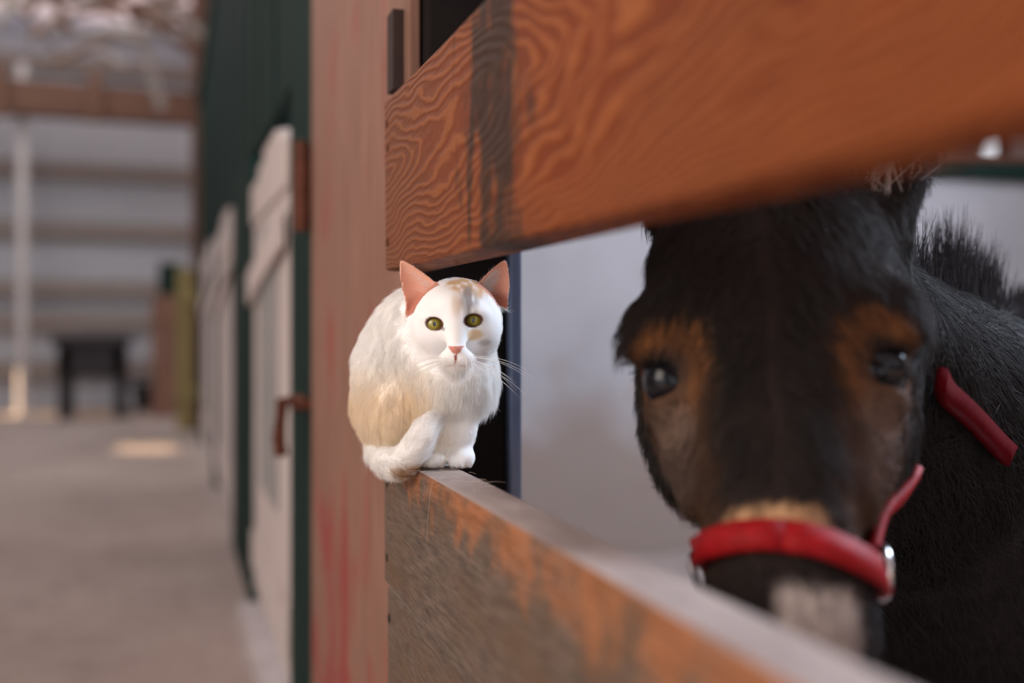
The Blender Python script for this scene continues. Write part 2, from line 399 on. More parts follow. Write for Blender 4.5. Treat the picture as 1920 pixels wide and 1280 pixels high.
# faded red stall door
rd = empty('stall_door', (XB, 1.45, 0)); tag(rd, 'faded red plank stall door beside the rail ends', 'door')
ys = [1.078, 1.26, 1.45, 1.63, 1.80]
for a_, b_ in zip(ys[:-1], ys[1:]): board('plank', XB - .006, XB + .03, a_ + .0015, b_ - .0015, .03, 2.6, M['red'], rd, .0025)
bm = bmesh.new(); bmesh.ops.create_cube(bm, size=1)
for v in bm.verts: v.co = Vector((v.co.x * .012 + XB - .018 - .30, v.co.y * .03 + 1.058 - 1.02, v.co.z * .085 + 1.135))
bm_obj('strike_plate', bm, M['darkrust'], sp_)
gpost = empty('green_post', (XB, 1.97, 0)); tag(gpost, 'wide dark green painted post beside the red stall door', 'post')
board('post_timber', XB - .004, .35, 1.805, 2.14, 0, 2.6, M['green'], gpost, .006)
bm = bmesh.new(); bmesh.ops.create_cube(bm, size=1)
for v in bm.verts: v.co = Vector((v.co.x * .012 - .012, v.co.y * .075 - .12, v.co.z * .11 + 1.09))
bm_tube(bm, [(-.021, -.150, 1.01), (-.021, -.150, 1.17)], .014, 10); bm_obj('hinge', bm, M['rust'], gpost)
bm = bmesh.new(); bm_tube(bm, [(-.016, -.16, .70), (-.016, -.06, .70), (-.016, -.03, .685)], .012, 8)
bm_tube(bm, [(-.018, -.10, .70), (-.05, -.10, .70), (-.055, -.09, .63), (-.05, -.085, .60)], .013, 8); bm_obj('latch', bm, M['rust'], gpost)

# white dutch doors between green posts, dark green boarding above
def dutch_door(y0, y1, top, label, n, grey=None):
    d = empty('dutch_door', (XB, (y0 + y1) / 2, 0)); tag(d, label, 'door', 'white lower stall doors')
    w_ = (y1 - y0) / n
    for k in range(n):
        arch = .10 * math.sin(math.pi * (k + .5) / n) if n > 1 else 0
        board('plank', XB, XB + .03, y0 + k * w_ + .002, y0 + (k + 1) * w_ - .002, .06, top - .08 + arch, M['white'], d, .003)
    for z in (.12, top - .16):
        board('ledge', XB - .010, XB - .001, y0 + .02, y1 - .02, z, z + .11, M['white'], d, .004)
    if grey: board('recessed_panel', XB - .006, XB - .001, *grey, M['grey_panel'], d, .003)
    bm = bmesh.new(); bmesh.ops.create_cube(bm, size=1); L_ = (y1 - y0) * .95
    for v in bm.verts:
        v.co = Vector((v.co.x * .012, v.co.y * L_, v.co.z * .09)); v.co = Matrix.Rotation(R(-7), 3, 'X') @ v.co; v.co += Vector((-.018, 0, top - .30))
    bm_obj('brace', bm, M['white'], d)
    return d
dutch_door(2.16, 3.10, 1.30, 'grimy white lower stall door with grey panel next to the green post', 6, (2.42, 2.85, .40, 1.10))
dutch_door(3.95, 5.35, 1.33, 'grimy white lower stall door farther down the aisle', 7)
dutch_door(5.62, 7.3, 1.33, 'farthest grimy white lower stall door before the yellow door', 7)
for y0, y1, lab in ((3.12, 3.93, 'dark green painted post between the two nearer white doors'), (5.37, 5.60, 'narrow dark green post between the farther white doors'), (7.32, 8.3, 'dark green boarded post past the farthest white door')):
    o = board('door_post', XB - .012, .35, y0, y1, 0, 1.36, M['green'], bevel=.006); tag(o, lab, 'post')
ub = empty('upper_boarding', (XB, 4.5, 1.36)); tag(ub, 'dark green upper boarding above the white stall doors', 'boarding')
y = 2.145; k = 0
while y < 8.3:
    board('board', XB + .002 + .006 * (k % 2), XB + .035, y + .0015, y + .2085, 1.362, 2.6, M['green'], ub, .003); y += .21; k += 1
board('head_rail', XB - .02, XB + .10, .985, 8.35, 2.601, 2.74, M['green'], ub, .006)
# far timber posts, twiggy stack and open doors
fp = board('roof_post', .20, .34, 8.36, 8.50, 0, 3.63, M['beam'], bevel=.008); tag(fp, 'brown timber roof post past the green boarding', 'post')
yd = empty('yellow_door', (.165, 8.45, 0), 0); tag(yd, 'yellow-green painted door standing ajar at the far end of the stalls', 'door')
for k in range(3): board('plank', .085 + k * .055, .139 + k * .055, 8.38, 8.41, .002, 1.30, M['yellow'], yd, .003)
board('ledge', .085, .248, 8.36, 8.38, .25, .36, M['yellow'], yd, .003); board('ledge', .085, .248, 8.36, 8.38, 1.02, 1.13, M['yellow'], yd, .003)
bd = empty('brown_door', (-.05, 9.7, 0)); tag(bd, 'brown plank gate leaf behind the yellow door', 'door')
for k in range(3): board('plank', -.12 + k * .09, -.033 + k * .09, 9.70, 9.74, .002, 1.12, M['post'], bd, .003)
board('ledge', -.12, .148, 9.68, 9.70, .9, 1.0, M['post'], bd, .003)
board('top_panel', -.06, .14, 9.70, 9.74, 1.122, 1.42, M['green'], bd, bevel=.005)
# roof bracing: knee braces and rough poles under the sheets near the stalls
rb = empty('roof_bracing', (-.4, 8.2, 3.0)); tag(rb, 'tangle of brown braces and rough poles under the roof', 'bracing')
for k in range(30):
    a_ = Vector((random.uniform(-1.05, .2), random.uniform(7.6, 9.2), random.uniform(3.05, 3.5)))
    d_ = Vector((random.uniform(-.5, .5), random.uniform(-.2, .2), random.uniform(-.35, .35)))
    bm = bmesh.new(); r_ = random.uniform(.02, .05)
    bm_tube(bm, [a_ - d_ - Vector((-.4, 8.2, 3.0)), a_ - Vector((-.4, 8.2, 3.0)) + Vector((0, 0, .03)), a_ + d_ - Vector((-.4, 8.2, 3.0))], [r_, r_ * .9, r_ * .6], 6)
    bm_obj('pole', bm, (M['purlin'], M['beam'], M['girt'])[k % 3], rb)
# white pole with a sunlit foot
wp_ = empty('white_pole', (-1.27, 10.35, 0)); tag(wp_, 'slim white pole with sunlit foot at the end of the aisle', 'pole')
bm = bmesh.new(); bm_tube(bm, [(0, 0, 0.02), (0, 0, 3.3)], .048, 14); bm_obj('pole_shaft', bm, M['pole'], wp_, smooth=False)
bm = bmesh.new(); bm_tube(bm, [(0, 0, 0), (0, 0, .02)], .09, 14); bm_obj('base_plate', bm, M['pole'], wp_)
# dark table and bucket
dt = empty('dark_table', (-.62, 9.9, 0)); tag(dt, 'dark heavy timber table against the far wall', 'table')
board('table_top', -.95, -.30, 9.62, 10.2, .66, .75, M['darktable'], dt, .008)
board('apron', -.91, -.34, 9.66, 9.72, .38, .66, M['darktable'], dt, .004)
for x in (-.90, -.44):
    for y in (9.66, 10.06): board('leg', x, x + .10, y, y + .10, 0, .66, M['darktable'], dt, .006)
bk = empty('black_bucket', (-.16, 10.6, 0)); tag(bk, 'small black rubber bucket on the floor by the far wall', 'bucket')
bm = bmesh.new(); prof = [(.0, .11), (.0, .12), (.24, .155), (.25, .165), (.25, .15), (.02, .108)]
rings = [[bm.verts.new((r_ * math.cos(a_ * math.pi / 9), r_ * math.sin(a_ * math.pi / 9), z)) for a_ in range(18)] for z, r_ in prof]
for i in range(len(rings) - 1):
    for k in range(18): bm.faces.new((rings[i][k], rings[i][(k + 1) % 18], rings[i + 1][(k + 1) % 18], rings[i + 1][k]))
bm.faces.new(rings[0]); bm.faces.new(rings[-1]); bm_obj('shell', bm, M['rubber'], bk)
bm = bmesh.new(); bm_tube(bm, [(.16 * math.cos(a_), 0, .245 + .10 * math.sin(a_)) for a_ in np.linspace(0, math.pi, 12)], .006, 6); bm_obj('handle', bm, M['iron'], bk)

# ---------------------------------------------------------------- animals: signed distance fields meshed with surface nets
class Field:
    def __init__(s): s.ops = []
    def add(s, fn, k=.01, sub=False): s.ops.append((fn, k, sub)); return s
    def ell(s, c, r, k=.012, rot=None, sub=False):
        c = np.array(c, float); r = np.array(r, float)
        Rm = np.array(Matrix(rot).to_3x3() if rot is not None else Matrix.Identity(3))
        def fn(p):
            q = (p - c) @ Rm
            k0 = np.linalg.norm(q / r, axis=1); k1 = np.linalg.norm(q / (r * r), axis=1) + 1e-9
            return k0 * (k0 - 1) / k1
        return s.add(fn, k, sub)
    def cone(s, a, b, r1, r2, k=.012, sub=False):
        a = np.array(a, float); b = np.array(b, float); d = b - a; L2 = d @ d
        def fn(p):
            t = np.clip(((p - a) @ d) / L2, 0, 1)
            return np.linalg.norm(p - a - t[:, None] * d, axis=1) - (r1 + t * (r2 - r1))
        return s.add(fn, k, sub)
    def chain(s, pts, rs, k=.012):
        for i in range(len(pts) - 1): s.cone(pts[i], pts[i + 1], rs[i], rs[i + 1], k)
        return s
    def __call__(s, p):
        d = None
        for fn, k, sub in s.ops:
            e = fn(p)
            if d is None: d = e; continue
            if sub:
                h = np.maximum(k - np.abs(-e - d), 0) / k; d = np.maximum(d, -e) + h * h * k * .25
            else:
                h = np.maximum(k - np.abs(e - d), 0) / k; d = np.minimum(d, e) - h * h * k * .25
        return d
def surface_nets(field, lo, hi, vox, coarse=5):
    lo = np.array(lo, float); n = np.ceil((np.array(hi) - lo) / (vox * coarse)).astype(int)
    ci = np.stack(np.meshgrid(*[np.arange(k) for k in n], indexing='ij'), -1).reshape(-1, 3)
    cc = lo + (ci + .5) * vox * coarse
    dc = field(cc)
    near = (np.abs(dc) < vox * coarse * 1.6).reshape(n)
    big = np.repeat(np.repeat(np.repeat(dc.reshape(n), coarse, 0), coarse, 1), coarse, 2)
    mask = np.repeat(np.repeat(np.repeat(near, coarse, 0), coarse, 1), coarse, 2)
    idx = np.argwhere(mask)
    D = big.astype(np.float32)
    P_ = lo + (idx + .5) * vox
    D[mask] = field(P_)
    S = D < 0
    nx, ny, nz = D.shape
    corners = np.array([(i, j, k) for i in (0, 1) for j in (0, 1) for k in (0, 1)])
    cnt = np.zeros((nx - 1, ny - 1, nz - 1), np.int8)
    for c in corners: cnt += S[c[0]:nx - 1 + c[0], c[1]:ny - 1 + c[1], c[2]:nz - 1 + c[2]]
    cells = np.argwhere((cnt > 0) & (cnt < 8))
    cid = -np.ones((nx - 1, ny - 1, nz - 1), np.int64); cid[tuple(cells.T)] = np.arange(len(cells))
    acc = np.zeros((len(cells), 3)); num = np.zeros(len(cells))
    for a in range(8):
        for b in range(a + 1, 8):
            ca, cb = corners[a], corners[b]
            if np.abs(ca - cb).sum() != 1: continue
            da = D[tuple((cells + ca).T)]; db = D[tuple((cells + cb).T)]
            m = (da < 0) != (db < 0)
            t = np.where(m, da / np.where(np.abs(da - db) < 1e-12, 1, da - db), 0)
            acc += np.where(m[:, None], ca + t[:, None] * (cb - ca), 0); num += m
    V = lo + (cells + acc / num[:, None] + .5) * vox
    faces = []
    for ax in range(3):
        e = np.eye(3, dtype=int)[ax]; u = np.eye(3, dtype=int)[(ax + 1) % 3]; v = np.eye(3, dtype=int)[(ax + 2) % 3]
        A = S[:nx - e[0], :ny - e[1], :nz - e[2]]; B = S[e[0]:, e[1]:, e[2]:]
        g = np.argwhere(A != B)
        g = g[(g[:, (ax + 1) % 3] > 0) & (g[:, (ax + 2) % 3] > 0)]
        g = g[(g[:, (ax + 1) % 3] < D.shape[(ax + 1) % 3] - 1) & (g[:, (ax + 2) % 3] < D.shape[(ax + 2) % 3] - 1)]
        q = np.stack([cid[tuple((g - u - v).T)], cid[tuple((g - v).T)], cid[tuple(g.T)], cid[tuple((g - u).T)]], 1)
        flip = ~A[tuple(g.T)]
        q[flip] = q[flip][:, ::-1]
        faces.append(q)
    Fq = np.concatenate(faces); Fq = Fq[(Fq >= 0).all(1)]
    return V, Fq
def np_mesh(name, V, Fq):
    me = bpy.data.meshes.new(name)
    me.vertices.add(len(V)); me.vertices.foreach_set('co', V.astype(np.float32).ravel())
    me.loops.add(Fq.size); me.loops.foreach_set('vertex_index', Fq.astype(np.int32).ravel())
    me.polygons.add(len(Fq)); me.polygons.foreach_set('loop_start', (np.arange(len(Fq)) * 4).astype(np.int32))
    me.polygons.foreach_set('use_smooth', np.ones(len(Fq), bool))
    me.update(); me.validate()
    return me
def grad(field, p, h):
    g = np.stack([field(p + np.eye(3)[i] * h) - field(p - np.eye(3)[i] * h) for i in range(3)], 1)
    return g / (np.linalg.norm(g, axis=1, keepdims=True) + 1e-9)
def set_col(me, col, domain='POINT', name='col'):
    a = me.attributes.new(name, 'FLOAT_COLOR', domain)
    a.data.foreach_set('color', np.concatenate([col, np.ones((len(col), 1))], 1).astype(np.float32).ravel())
def sstep(a, b, x): t = np.clip((x - a) / (b - a), 0, 1); return t * t * (3 - 2 * t)
def lerp(a, b, t): return a + (b - a) * t[:, None]
def sample(V, NVs, Fq, n, weight=None):
    T = np.concatenate([Fq[:, :3], Fq[:, [0, 2, 3]]])
    a, b, c = V[T[:, 0]], V[T[:, 1]], V[T[:, 2]]
    ar = np.linalg.norm(np.cross(b - a, c - a), axis=1)
    if weight is not None: ar = ar * weight((a + b + c) / 3)
    i = rng.choice(len(T), n, p=ar / ar.sum())
    u, v = rng.random(n), rng.random(n); m = u + v > 1; u[m] = 1 - u[m]; v[m] = 1 - v[m]
    na, nb, nc = NVs[T[i, 0]], NVs[T[i, 1]], NVs[T[i, 2]]; nn_ = na + u[:, None] * (nb - na) + v[:, None] * (nc - na)
    return a[i] + u[:, None] * (b[i] - a[i]) + v[:, None] * (c[i] - a[i]), nn_ / (np.linalg.norm(nn_, axis=1, keepdims=True) + 1e-9)
def n3(p, s, seed=0):
    """cheap smooth value noise"""
    q = p * s + seed * 7.3; i = np.floor(q).astype(int); fr = q - i; fr = fr * fr * (3 - 2 * fr)
    def hsh(a): a = (a[:, 0] * 374761393 + a[:, 1] * 668265263 + a[:, 2] * 2147483647 + seed * 1013) & 0x7fffffff; a = (a ^ (a >> 13)) * 1274126177 & 0x7fffffff; return (a & 0xffff) / 65535.
    o = 0
    for dx in (0, 1):
        for dy in (0, 1):
            for dz in (0, 1):
                wt = (fr[:, 0] if dx else 1 - fr[:, 0]) * (fr[:, 1] if dy else 1 - fr[:, 1]) * (fr[:, 2] if dz else 1 - fr[:, 2])
                o = o + wt * hsh(i + np.array((dx, dy, dz)))
    return o
def hair(name, roots, nrm, dirs, length, lift, col, r0, mat, parent, npts=5, droop=.15, jitter=.25, sink=.001, tuft=0, tuft_amp=0):
    n = len(roots)
    wv = np.stack([n3(roots, tuft, 11 + i) for i in range(3)], 1) - .5 if tuft else 0
    d = dirs + rng.normal(0, jitter, (n, 3)) + wv * tuft_amp; d -= (d * nrm).sum(1, keepdims=True) * nrm
    d /= np.linalg.norm(d, axis=1, keepdims=True) + 1e-9
    t = np.linspace(0, 1, npts)
    lift = lift * rng.uniform(.7, 1.3, n)
    if tuft: lift = lift * (.6 + .8 * n3(roots, tuft * 1.3, 21)); length = length * (.75 + .5 * n3(roots, tuft, 31))
    P_ = np.zeros((n, npts, 3))
    for i, ti in enumerate(t):
        ang = lift * (1 - .55 * ti)
        P_[:, i] = (d * np.cos(ang)[:, None] + nrm * np.sin(ang)[:, None]) * (length * ti)[:, None]
        P_[:, i, 2] -= droop * length * ti * ti
    P_ += (roots - nrm * sink)[:, None, :]
    hc = bpy.data.hair_curves.new(name); hc.add_curves([npts] * n)
    hc.attributes['position'].data.foreach_set('vector', P_.astype(np.float32).ravel())
    ra = hc.attributes.get('radius') or hc.attributes.new('radius', 'FLOAT', 'POINT')
    rr = np.broadcast_to(r0 * (1 - t) ** .6 + r0 * .12, (n, npts))
    ra.data.foreach_set('value', np.ascontiguousarray(rr, dtype=np.float32).ravel())
    a = hc.attributes.new('col', 'FLOAT_COLOR', 'CURVE')
    c4 = np.concatenate([col * rng.uniform(.9, 1.08, (n, 1)), np.ones((n, 1))], 1)
    a.data.foreach_set('color', np.clip(c4, 0, 1).astype(np.float32).ravel())
    hc.materials.append(mat)
    o = bpy.data.objects.new(name, hc); COL.objects.link(o); o.parent = parent
    return o
def fur_mat(name, rough=.7, trans=.25, sheen=0.0, spec=.3):
    m = bpy.data.materials.new(name); m.use_nodes = True; nt = m.node_tree; b = nt.nodes['Principled BSDF']
    a = nt.nodes.new('ShaderNodeAttribute'); a.attribute_name = 'col'
    nt.links.new(a.outputs['Color'], b.inputs['Base Color']); b.inputs['Roughness'].default_value = rough
    b.inputs['Specular IOR Level'].default_value = spec
    if trans:
        t = nt.nodes.new('ShaderNodeBsdfTranslucent'); nt.links.new(a.outputs['Color'], t.inputs[0])
        mx = nt.nodes.new('ShaderNodeMixShader'); mx.inputs[0].default_value = trans
        nt.links.new(b.outputs[0], mx.inputs[1]); nt.links.new(t.outputs[0], mx.inputs[2]); nt.links.new(mx.outputs[0], nt.nodes['Material Output'].inputs[0])
    return m
def skin_mat(name, rough=.8, sss=0.0):
    m, nt, b = new_mat(name)
    a = nt.nodes.new('ShaderNodeAttribute'); a.attribute_name = 'col'; nt.links.new(a.outputs['Color'], b.inputs['Base Color'])
    b.inputs['Roughness'].default_value = rough; b.inputs['Specular IOR Level'].default_value = .25
    if sss:
        b.inputs['Subsurface Weight'].default_value = sss; b.inputs['Subsurface Radius'].default_value = (.004, .0016, .001); b.inputs['Subsurface Scale'].default_value = 1
    return m

# ================================================================ cat
cat = empty('cat', (.2434, .8895, .711), -THETA); tag(cat, 'small white cat with tan forehead patch perched on the plank edge', 'cat')
nrm3 = lambda v: np.array(v, float) / np.linalg.norm(v)
HC = np.array((.0125, -.012, .1375))          # head centre
E1, E2 = np.array((-.0048, -.0475, .1304)), np.array((.0283, -.0475, .1334))
NOSE = np.array((.0145, -.0665, .1090))
f = Field()
f.ell((-.050, .066, .050), (.045, .042, .048))                       # rump
f.ell((-.042, .058, .090), (.050, .044, .052), .02)                   # back
f.ell((-.022, .040, .121), (.049, .042, .046), .02)                   # shoulders
f.cone((-.010, .020, .114), HC + (0, .008, -.006), .038, .034, .02)   # neck
f.ell((.008, .004, .080), (.035, .034, .044), .02)                    # chest
f.ell((.027, .015, .082), (.019, .028, .034), .02)                    # far shoulder
f.ell((-.014, .040, .056), (.040, .040, .040), .02)                   # belly
f.ell((-.047, .040, .042), (.029, .034, .034), .014)                  # thigh
f.cone((-.040, .030, .012), (-.016, .000, .008), .011, .010, .008)    # hind foot
f.chain([(.024, .002, .066), (.0175, -.006, .032), (.0165, -.008, .013)], [.019, .0105, .0092], .008)
f.ell((.0165, -.013, .0085), (.0125, .0150, .0088), .006)
for q in (-.0078, -.0026, .0026, .0078): f.ell((.0165 + q, -.0245 + abs(q) * .45, .0068), (.0034, .0055, .0060), .0022)
f.chain([(.001, -.004, .056), (-.004, -.008, .028), (-.0085, -.010, .013)], [.018, .0105, .0092], .008)
f.ell((-.0085, -.014, .0085), (.0120, .0145, .0088), .006)
for q in (-.0075, -.0025, .0025, .0075): f.ell((-.0085 + q, -.0250 + abs(q) * .45, .0068), (.0034, .0055, .0060), .0022)
TK = np.array([(-.052, .100, .026), (-.068, .084, .018), (-.066, .052, .006), (-.052, .012, .001), (-.037, -.022, .006), (-.0260, -.033, .017), (-.0170, -.035, .031), (-.0105, -.032, .0420)])
def catmull(K, m):
    out = []
    for i in range(len(K) - 1):
        p0, p1, p2, p3 = K[max(i - 1, 0)], K[i], K[i + 1], K[min(i + 2, len(K) - 1)]
        for t in np.arange(m) / m: out.append(.5 * ((2 * p1) + (p2 - p0) * t + (2 * p0 - 5 * p1 + 4 * p2 - p3) * t * t + (3 * p1 - p0 - 3 * p2 + p3) * t ** 3))
    out.append(K[-1]); return np.array(out)
TAIL = catmull(TK, 3); TR = list(np.interp(np.linspace(0, 1, len(TAIL)), [0, .5, .85, 1], [.0135, .0125, .0110, .0075]))
f.chain(TAIL, TR, .003)
# head
h = Field()
h.ell(HC, (.0375, .037, .0345))
h.ell(HC + (-.0185, -.010, -.013), (.0185, .022, .0185), .018); h.ell(HC + (.0190, -.010, -.013), (.0185, .022, .0185), .018)   # cheeks
h.cone(HC + (0, -.028, .006), NOSE + (0, .006, .001), .0150, .0070, .014)                                                      # bridge
h.ell(NOSE + (-.0065, .0085, -.0085), (.0085, .0090, .0072), .008); h.ell(NOSE + (.0065, .0085, -.0085), (.0085, .0090, .0072), .008)   # whisker pads
h.ell(NOSE + (0, .0125, -.0165), (.0085, .0095, .0060), .007)                                                                    # chin
h.ell(NOSE + (0, .0010, -.0005), (.0052, .0042, .0036), .0025)                                                                 # nose leather
for E, s_ in ((E1, -1), (E2, 1)):
    h.ell(E + (s_ * .001, .006, .0065), (.011, .0085, .0055), .009)                                                              # brow
    h.ell(E + (s_ * .0005, -.006, 0), (.0076, .0100, .0055), .0020, Matrix.Rotation(R(s_ * -10), 3, 'Y'), True)               # eye opening
h.cone(NOSE + (0, -.004, -.0055), NOSE + (0, -.004, -.0130), .0010, .0010, .002, True)
for s_ in (-1, 1): h.cone(NOSE + (0, -.003, -.0135), NOSE + (s_ * .009, .003, -.0150), .0010, .0006, .002, True)
EARS = []
def ear(outer, inner, tip, face, bowl=.010, th=.00135):
    outer, inner, tip = map(lambda v: np.array(v, float), (outer, inner, tip))
    base = (outer + inner) / 2; ax = tip - base; Ln = np.linalg.norm(ax); ax /= Ln
    fc = np.array(face, float); fc -= (fc @ ax) * ax; fc /= np.linalg.norm(fc)
    wd = np.cross(ax, fc); w0 = np.linalg.norm(outer - inner) / 2
    EARS.append((base, ax, fc, wd, w0, Ln))
    def fn(p):
        q = p - base; s = (q @ ax) / Ln; u = q @ wd; v = q @ fc
        sc_ = np.clip(s, -.35, 1)
        wv = w0 * np.clip(1 - sc_, 0, 1.3) ** .72 * (1 + .10 * np.sin(np.clip(sc_, 0, 1) * math.pi)) + .0006
        un = np.clip(u / wv, -1.3, 1.3)
        v0 = -bowl * (1 - un * un) * (wv / w0) + .002 * sc_
        d = np.maximum(np.abs(v - v0) * .75 - th, (np.abs(u) - wv) * .8)
        d = np.maximum(d, (s - 1) * Ln); d = np.maximum(d, (-.3 - s) * Ln)
        return d
    return fn
h.add(ear((-.0300, -.010, .1450), (-.0090, -.010, .1690), (-.0385, -.012, .1880), (-.22, -1, .12)), .004)
h.add(ear((.0555, -.004, .1480), (.0335, -.008, .1690), (.0560, -.008, .1885), (.32, -1, .10)), .004)
def catf(p):
    a, b = f(p), h(p); k = .012
    hh = np.maximum(k - np.abs(a - b), 0) / k
    return np.minimum(a, b) - hh * hh * k * .25
V, Fq = surface_nets(catf, (-.115, -.095, -.045), (.085, .150, .20), .0013)
NV = grad(catf, V, .0012)
WHITE = np.array((.955, .94, .92)); TAN = np.array(lin(206, 158, 104)); GREY = np.array(lin(150, 138, 132)); PINK = np.array(lin(236, 178, 152)); DARK = np.array((.045, .028, .022))
def ear_inside(p):
    m = np.zeros(len(p)); sv = np.zeros(len(p))
    for base, ax, fc, wd, w0, Ln in EARS:
        q = p - base; s = (q @ ax) / Ln; u = np.abs(q @ wd); v = q @ fc
        inside = (s > -.28) & (s < 1.02) & (u < w0 * 1.15 * np.clip(1 - s, 0, 1.3) ** .72 + .002) & (np.abs(v) < .016)
        m = np.maximum(m, inside); sv = np.where(inside, s, sv)
    return m, sv
def blob(p, c, r, soft=.5): return 1 - sstep(1 - soft, 1 + soft * .4, np.linalg.norm((p - np.array(c)) / np.array(r), axis=1))
def tail_d(p):
    best = np.full(len(p), 9.)
    for q in TAIL: best = np.minimum(best, np.linalg.norm(p - q, axis=1))
    return best
def cat_col(p):
    c = np.tile(WHITE, (len(p), 1))
    warm_bounce = (.65 + .35 * sstep(.3, .7, n3(p, 30, 3))) * sstep(.015, .020, tail_d(p)) * sstep(.024, -.022, p[:, 0]) * sstep(.108, .050, p[:, 2]) * sstep(-.034, -.018, p[:, 1]) * .85
    c = lerp(c, np.array((.86, .68, .43)), warm_bounce)  # warm bounce light on the lower body, mixed into the fur colour
    nz = n3(p * (2.2, 1, .5), 140, 1)
    top = blob(p, HC + (.014, -.022, .029), (.024, .024, .0165), .35)
    c = lerp(c, TAN, np.clip(top * (.25 + 1.3 * nz), 0, .92))
    strip = blob(p, HC + (.012, -.035, .010), (.0095, .020, .026), .5)
    c = lerp(c, GREY * .75, np.clip(strip * (nz * 1.9 - .2), 0, .85))
    tanstrip = blob(p, HC + (.002, -.037, .008), (.006, .014, .016), .6)
    c = lerp(c, TAN, np.clip(tanstrip * .45, 0, 1))
    under = blob(p, E2 + (.000, -.001, -.0125), (.0105, .010, .0055), .4)
    c = lerp(c, np.array(lin(232, 196, 138)), under * .8)
    side = blob(p, E2 + (.012, .004, -.020), (.009, .010, .004), .5); c = lerp(c, GREY, side * .5)
    spot = blob(p, HC + (-.004, .002, .036), (.007, .008, .006), .5); c = lerp(c, GREY * .6, spot * .8)
    tp = blob(p, (-.030, -.026, -.004), (.018, .022, .011), .5)
    c = lerp(c, np.array(lin(186, 142, 92)), np.clip(tp * (.4 + nz), 0, .9))
    return c
def cat_skin(p, n):
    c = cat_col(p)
    ein, es = ear_inside(p)
    front = (n[:, 1] < .1) * ein
    c = lerp(c, PINK, front * .95)
    c = lerp(c, np.array(lin(176, 104, 84)), front * sstep(.25, -.10, es) * .85)
    for E, s_ in ((E1, -1), (E2, 1)):
        Rm = np.array(Matrix.Rotation(R(s_ * -10), 3, 'Y'))
        q = (p - E - (s_ * .0005, 0, 0)) @ Rm
        rr = np.sqrt((q[:, 0] / .0076) ** 2 + (q[:, 2] / .0055) ** 2)
        m = (1 - sstep(1.05, 1.20, rr)) * (p[:, 1] < -.03)
        c = lerp(c, np.array(lin(92, 60, 50)), m)
        inner = blob(p, E + (-s_ * .0085, -.003, -.0045), (.0030, .008, .0024), .4); c = lerp(c, DARK, inner * .9)
    q = p - NOSE
    tri = (np.abs(q[:, 0]) < .0056 + q[:, 2] * .75) & (q[:, 2] < .0022) & (q[:, 2] > -.0044) & (q[:, 1] < .004)
    c = np.where(tri[:, None], np.array(lin(205, 136, 120)), c)
    mouth = (np.abs(q[:, 0]) < .0012) & (q[:, 2] < -.0045) & (q[:, 2] > -.0135) & (q[:, 1] < .006)
    c = np.where(mouth[:, None], np.array(lin(150, 84, 74)), c)
    lip = (np.abs(q[:, 2] + .0138 + np.abs(q[:, 0]) * .16) < .0010) & (np.abs(q[:, 0]) < .0095) & (q[:, 1] < .010)
    c = np.where(lip[:, None], np.array(lin(196, 160, 146)), c)
    return c
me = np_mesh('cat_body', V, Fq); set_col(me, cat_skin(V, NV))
link_mesh('body', me, skin_mat('cat_skin', .75, .25), cat)
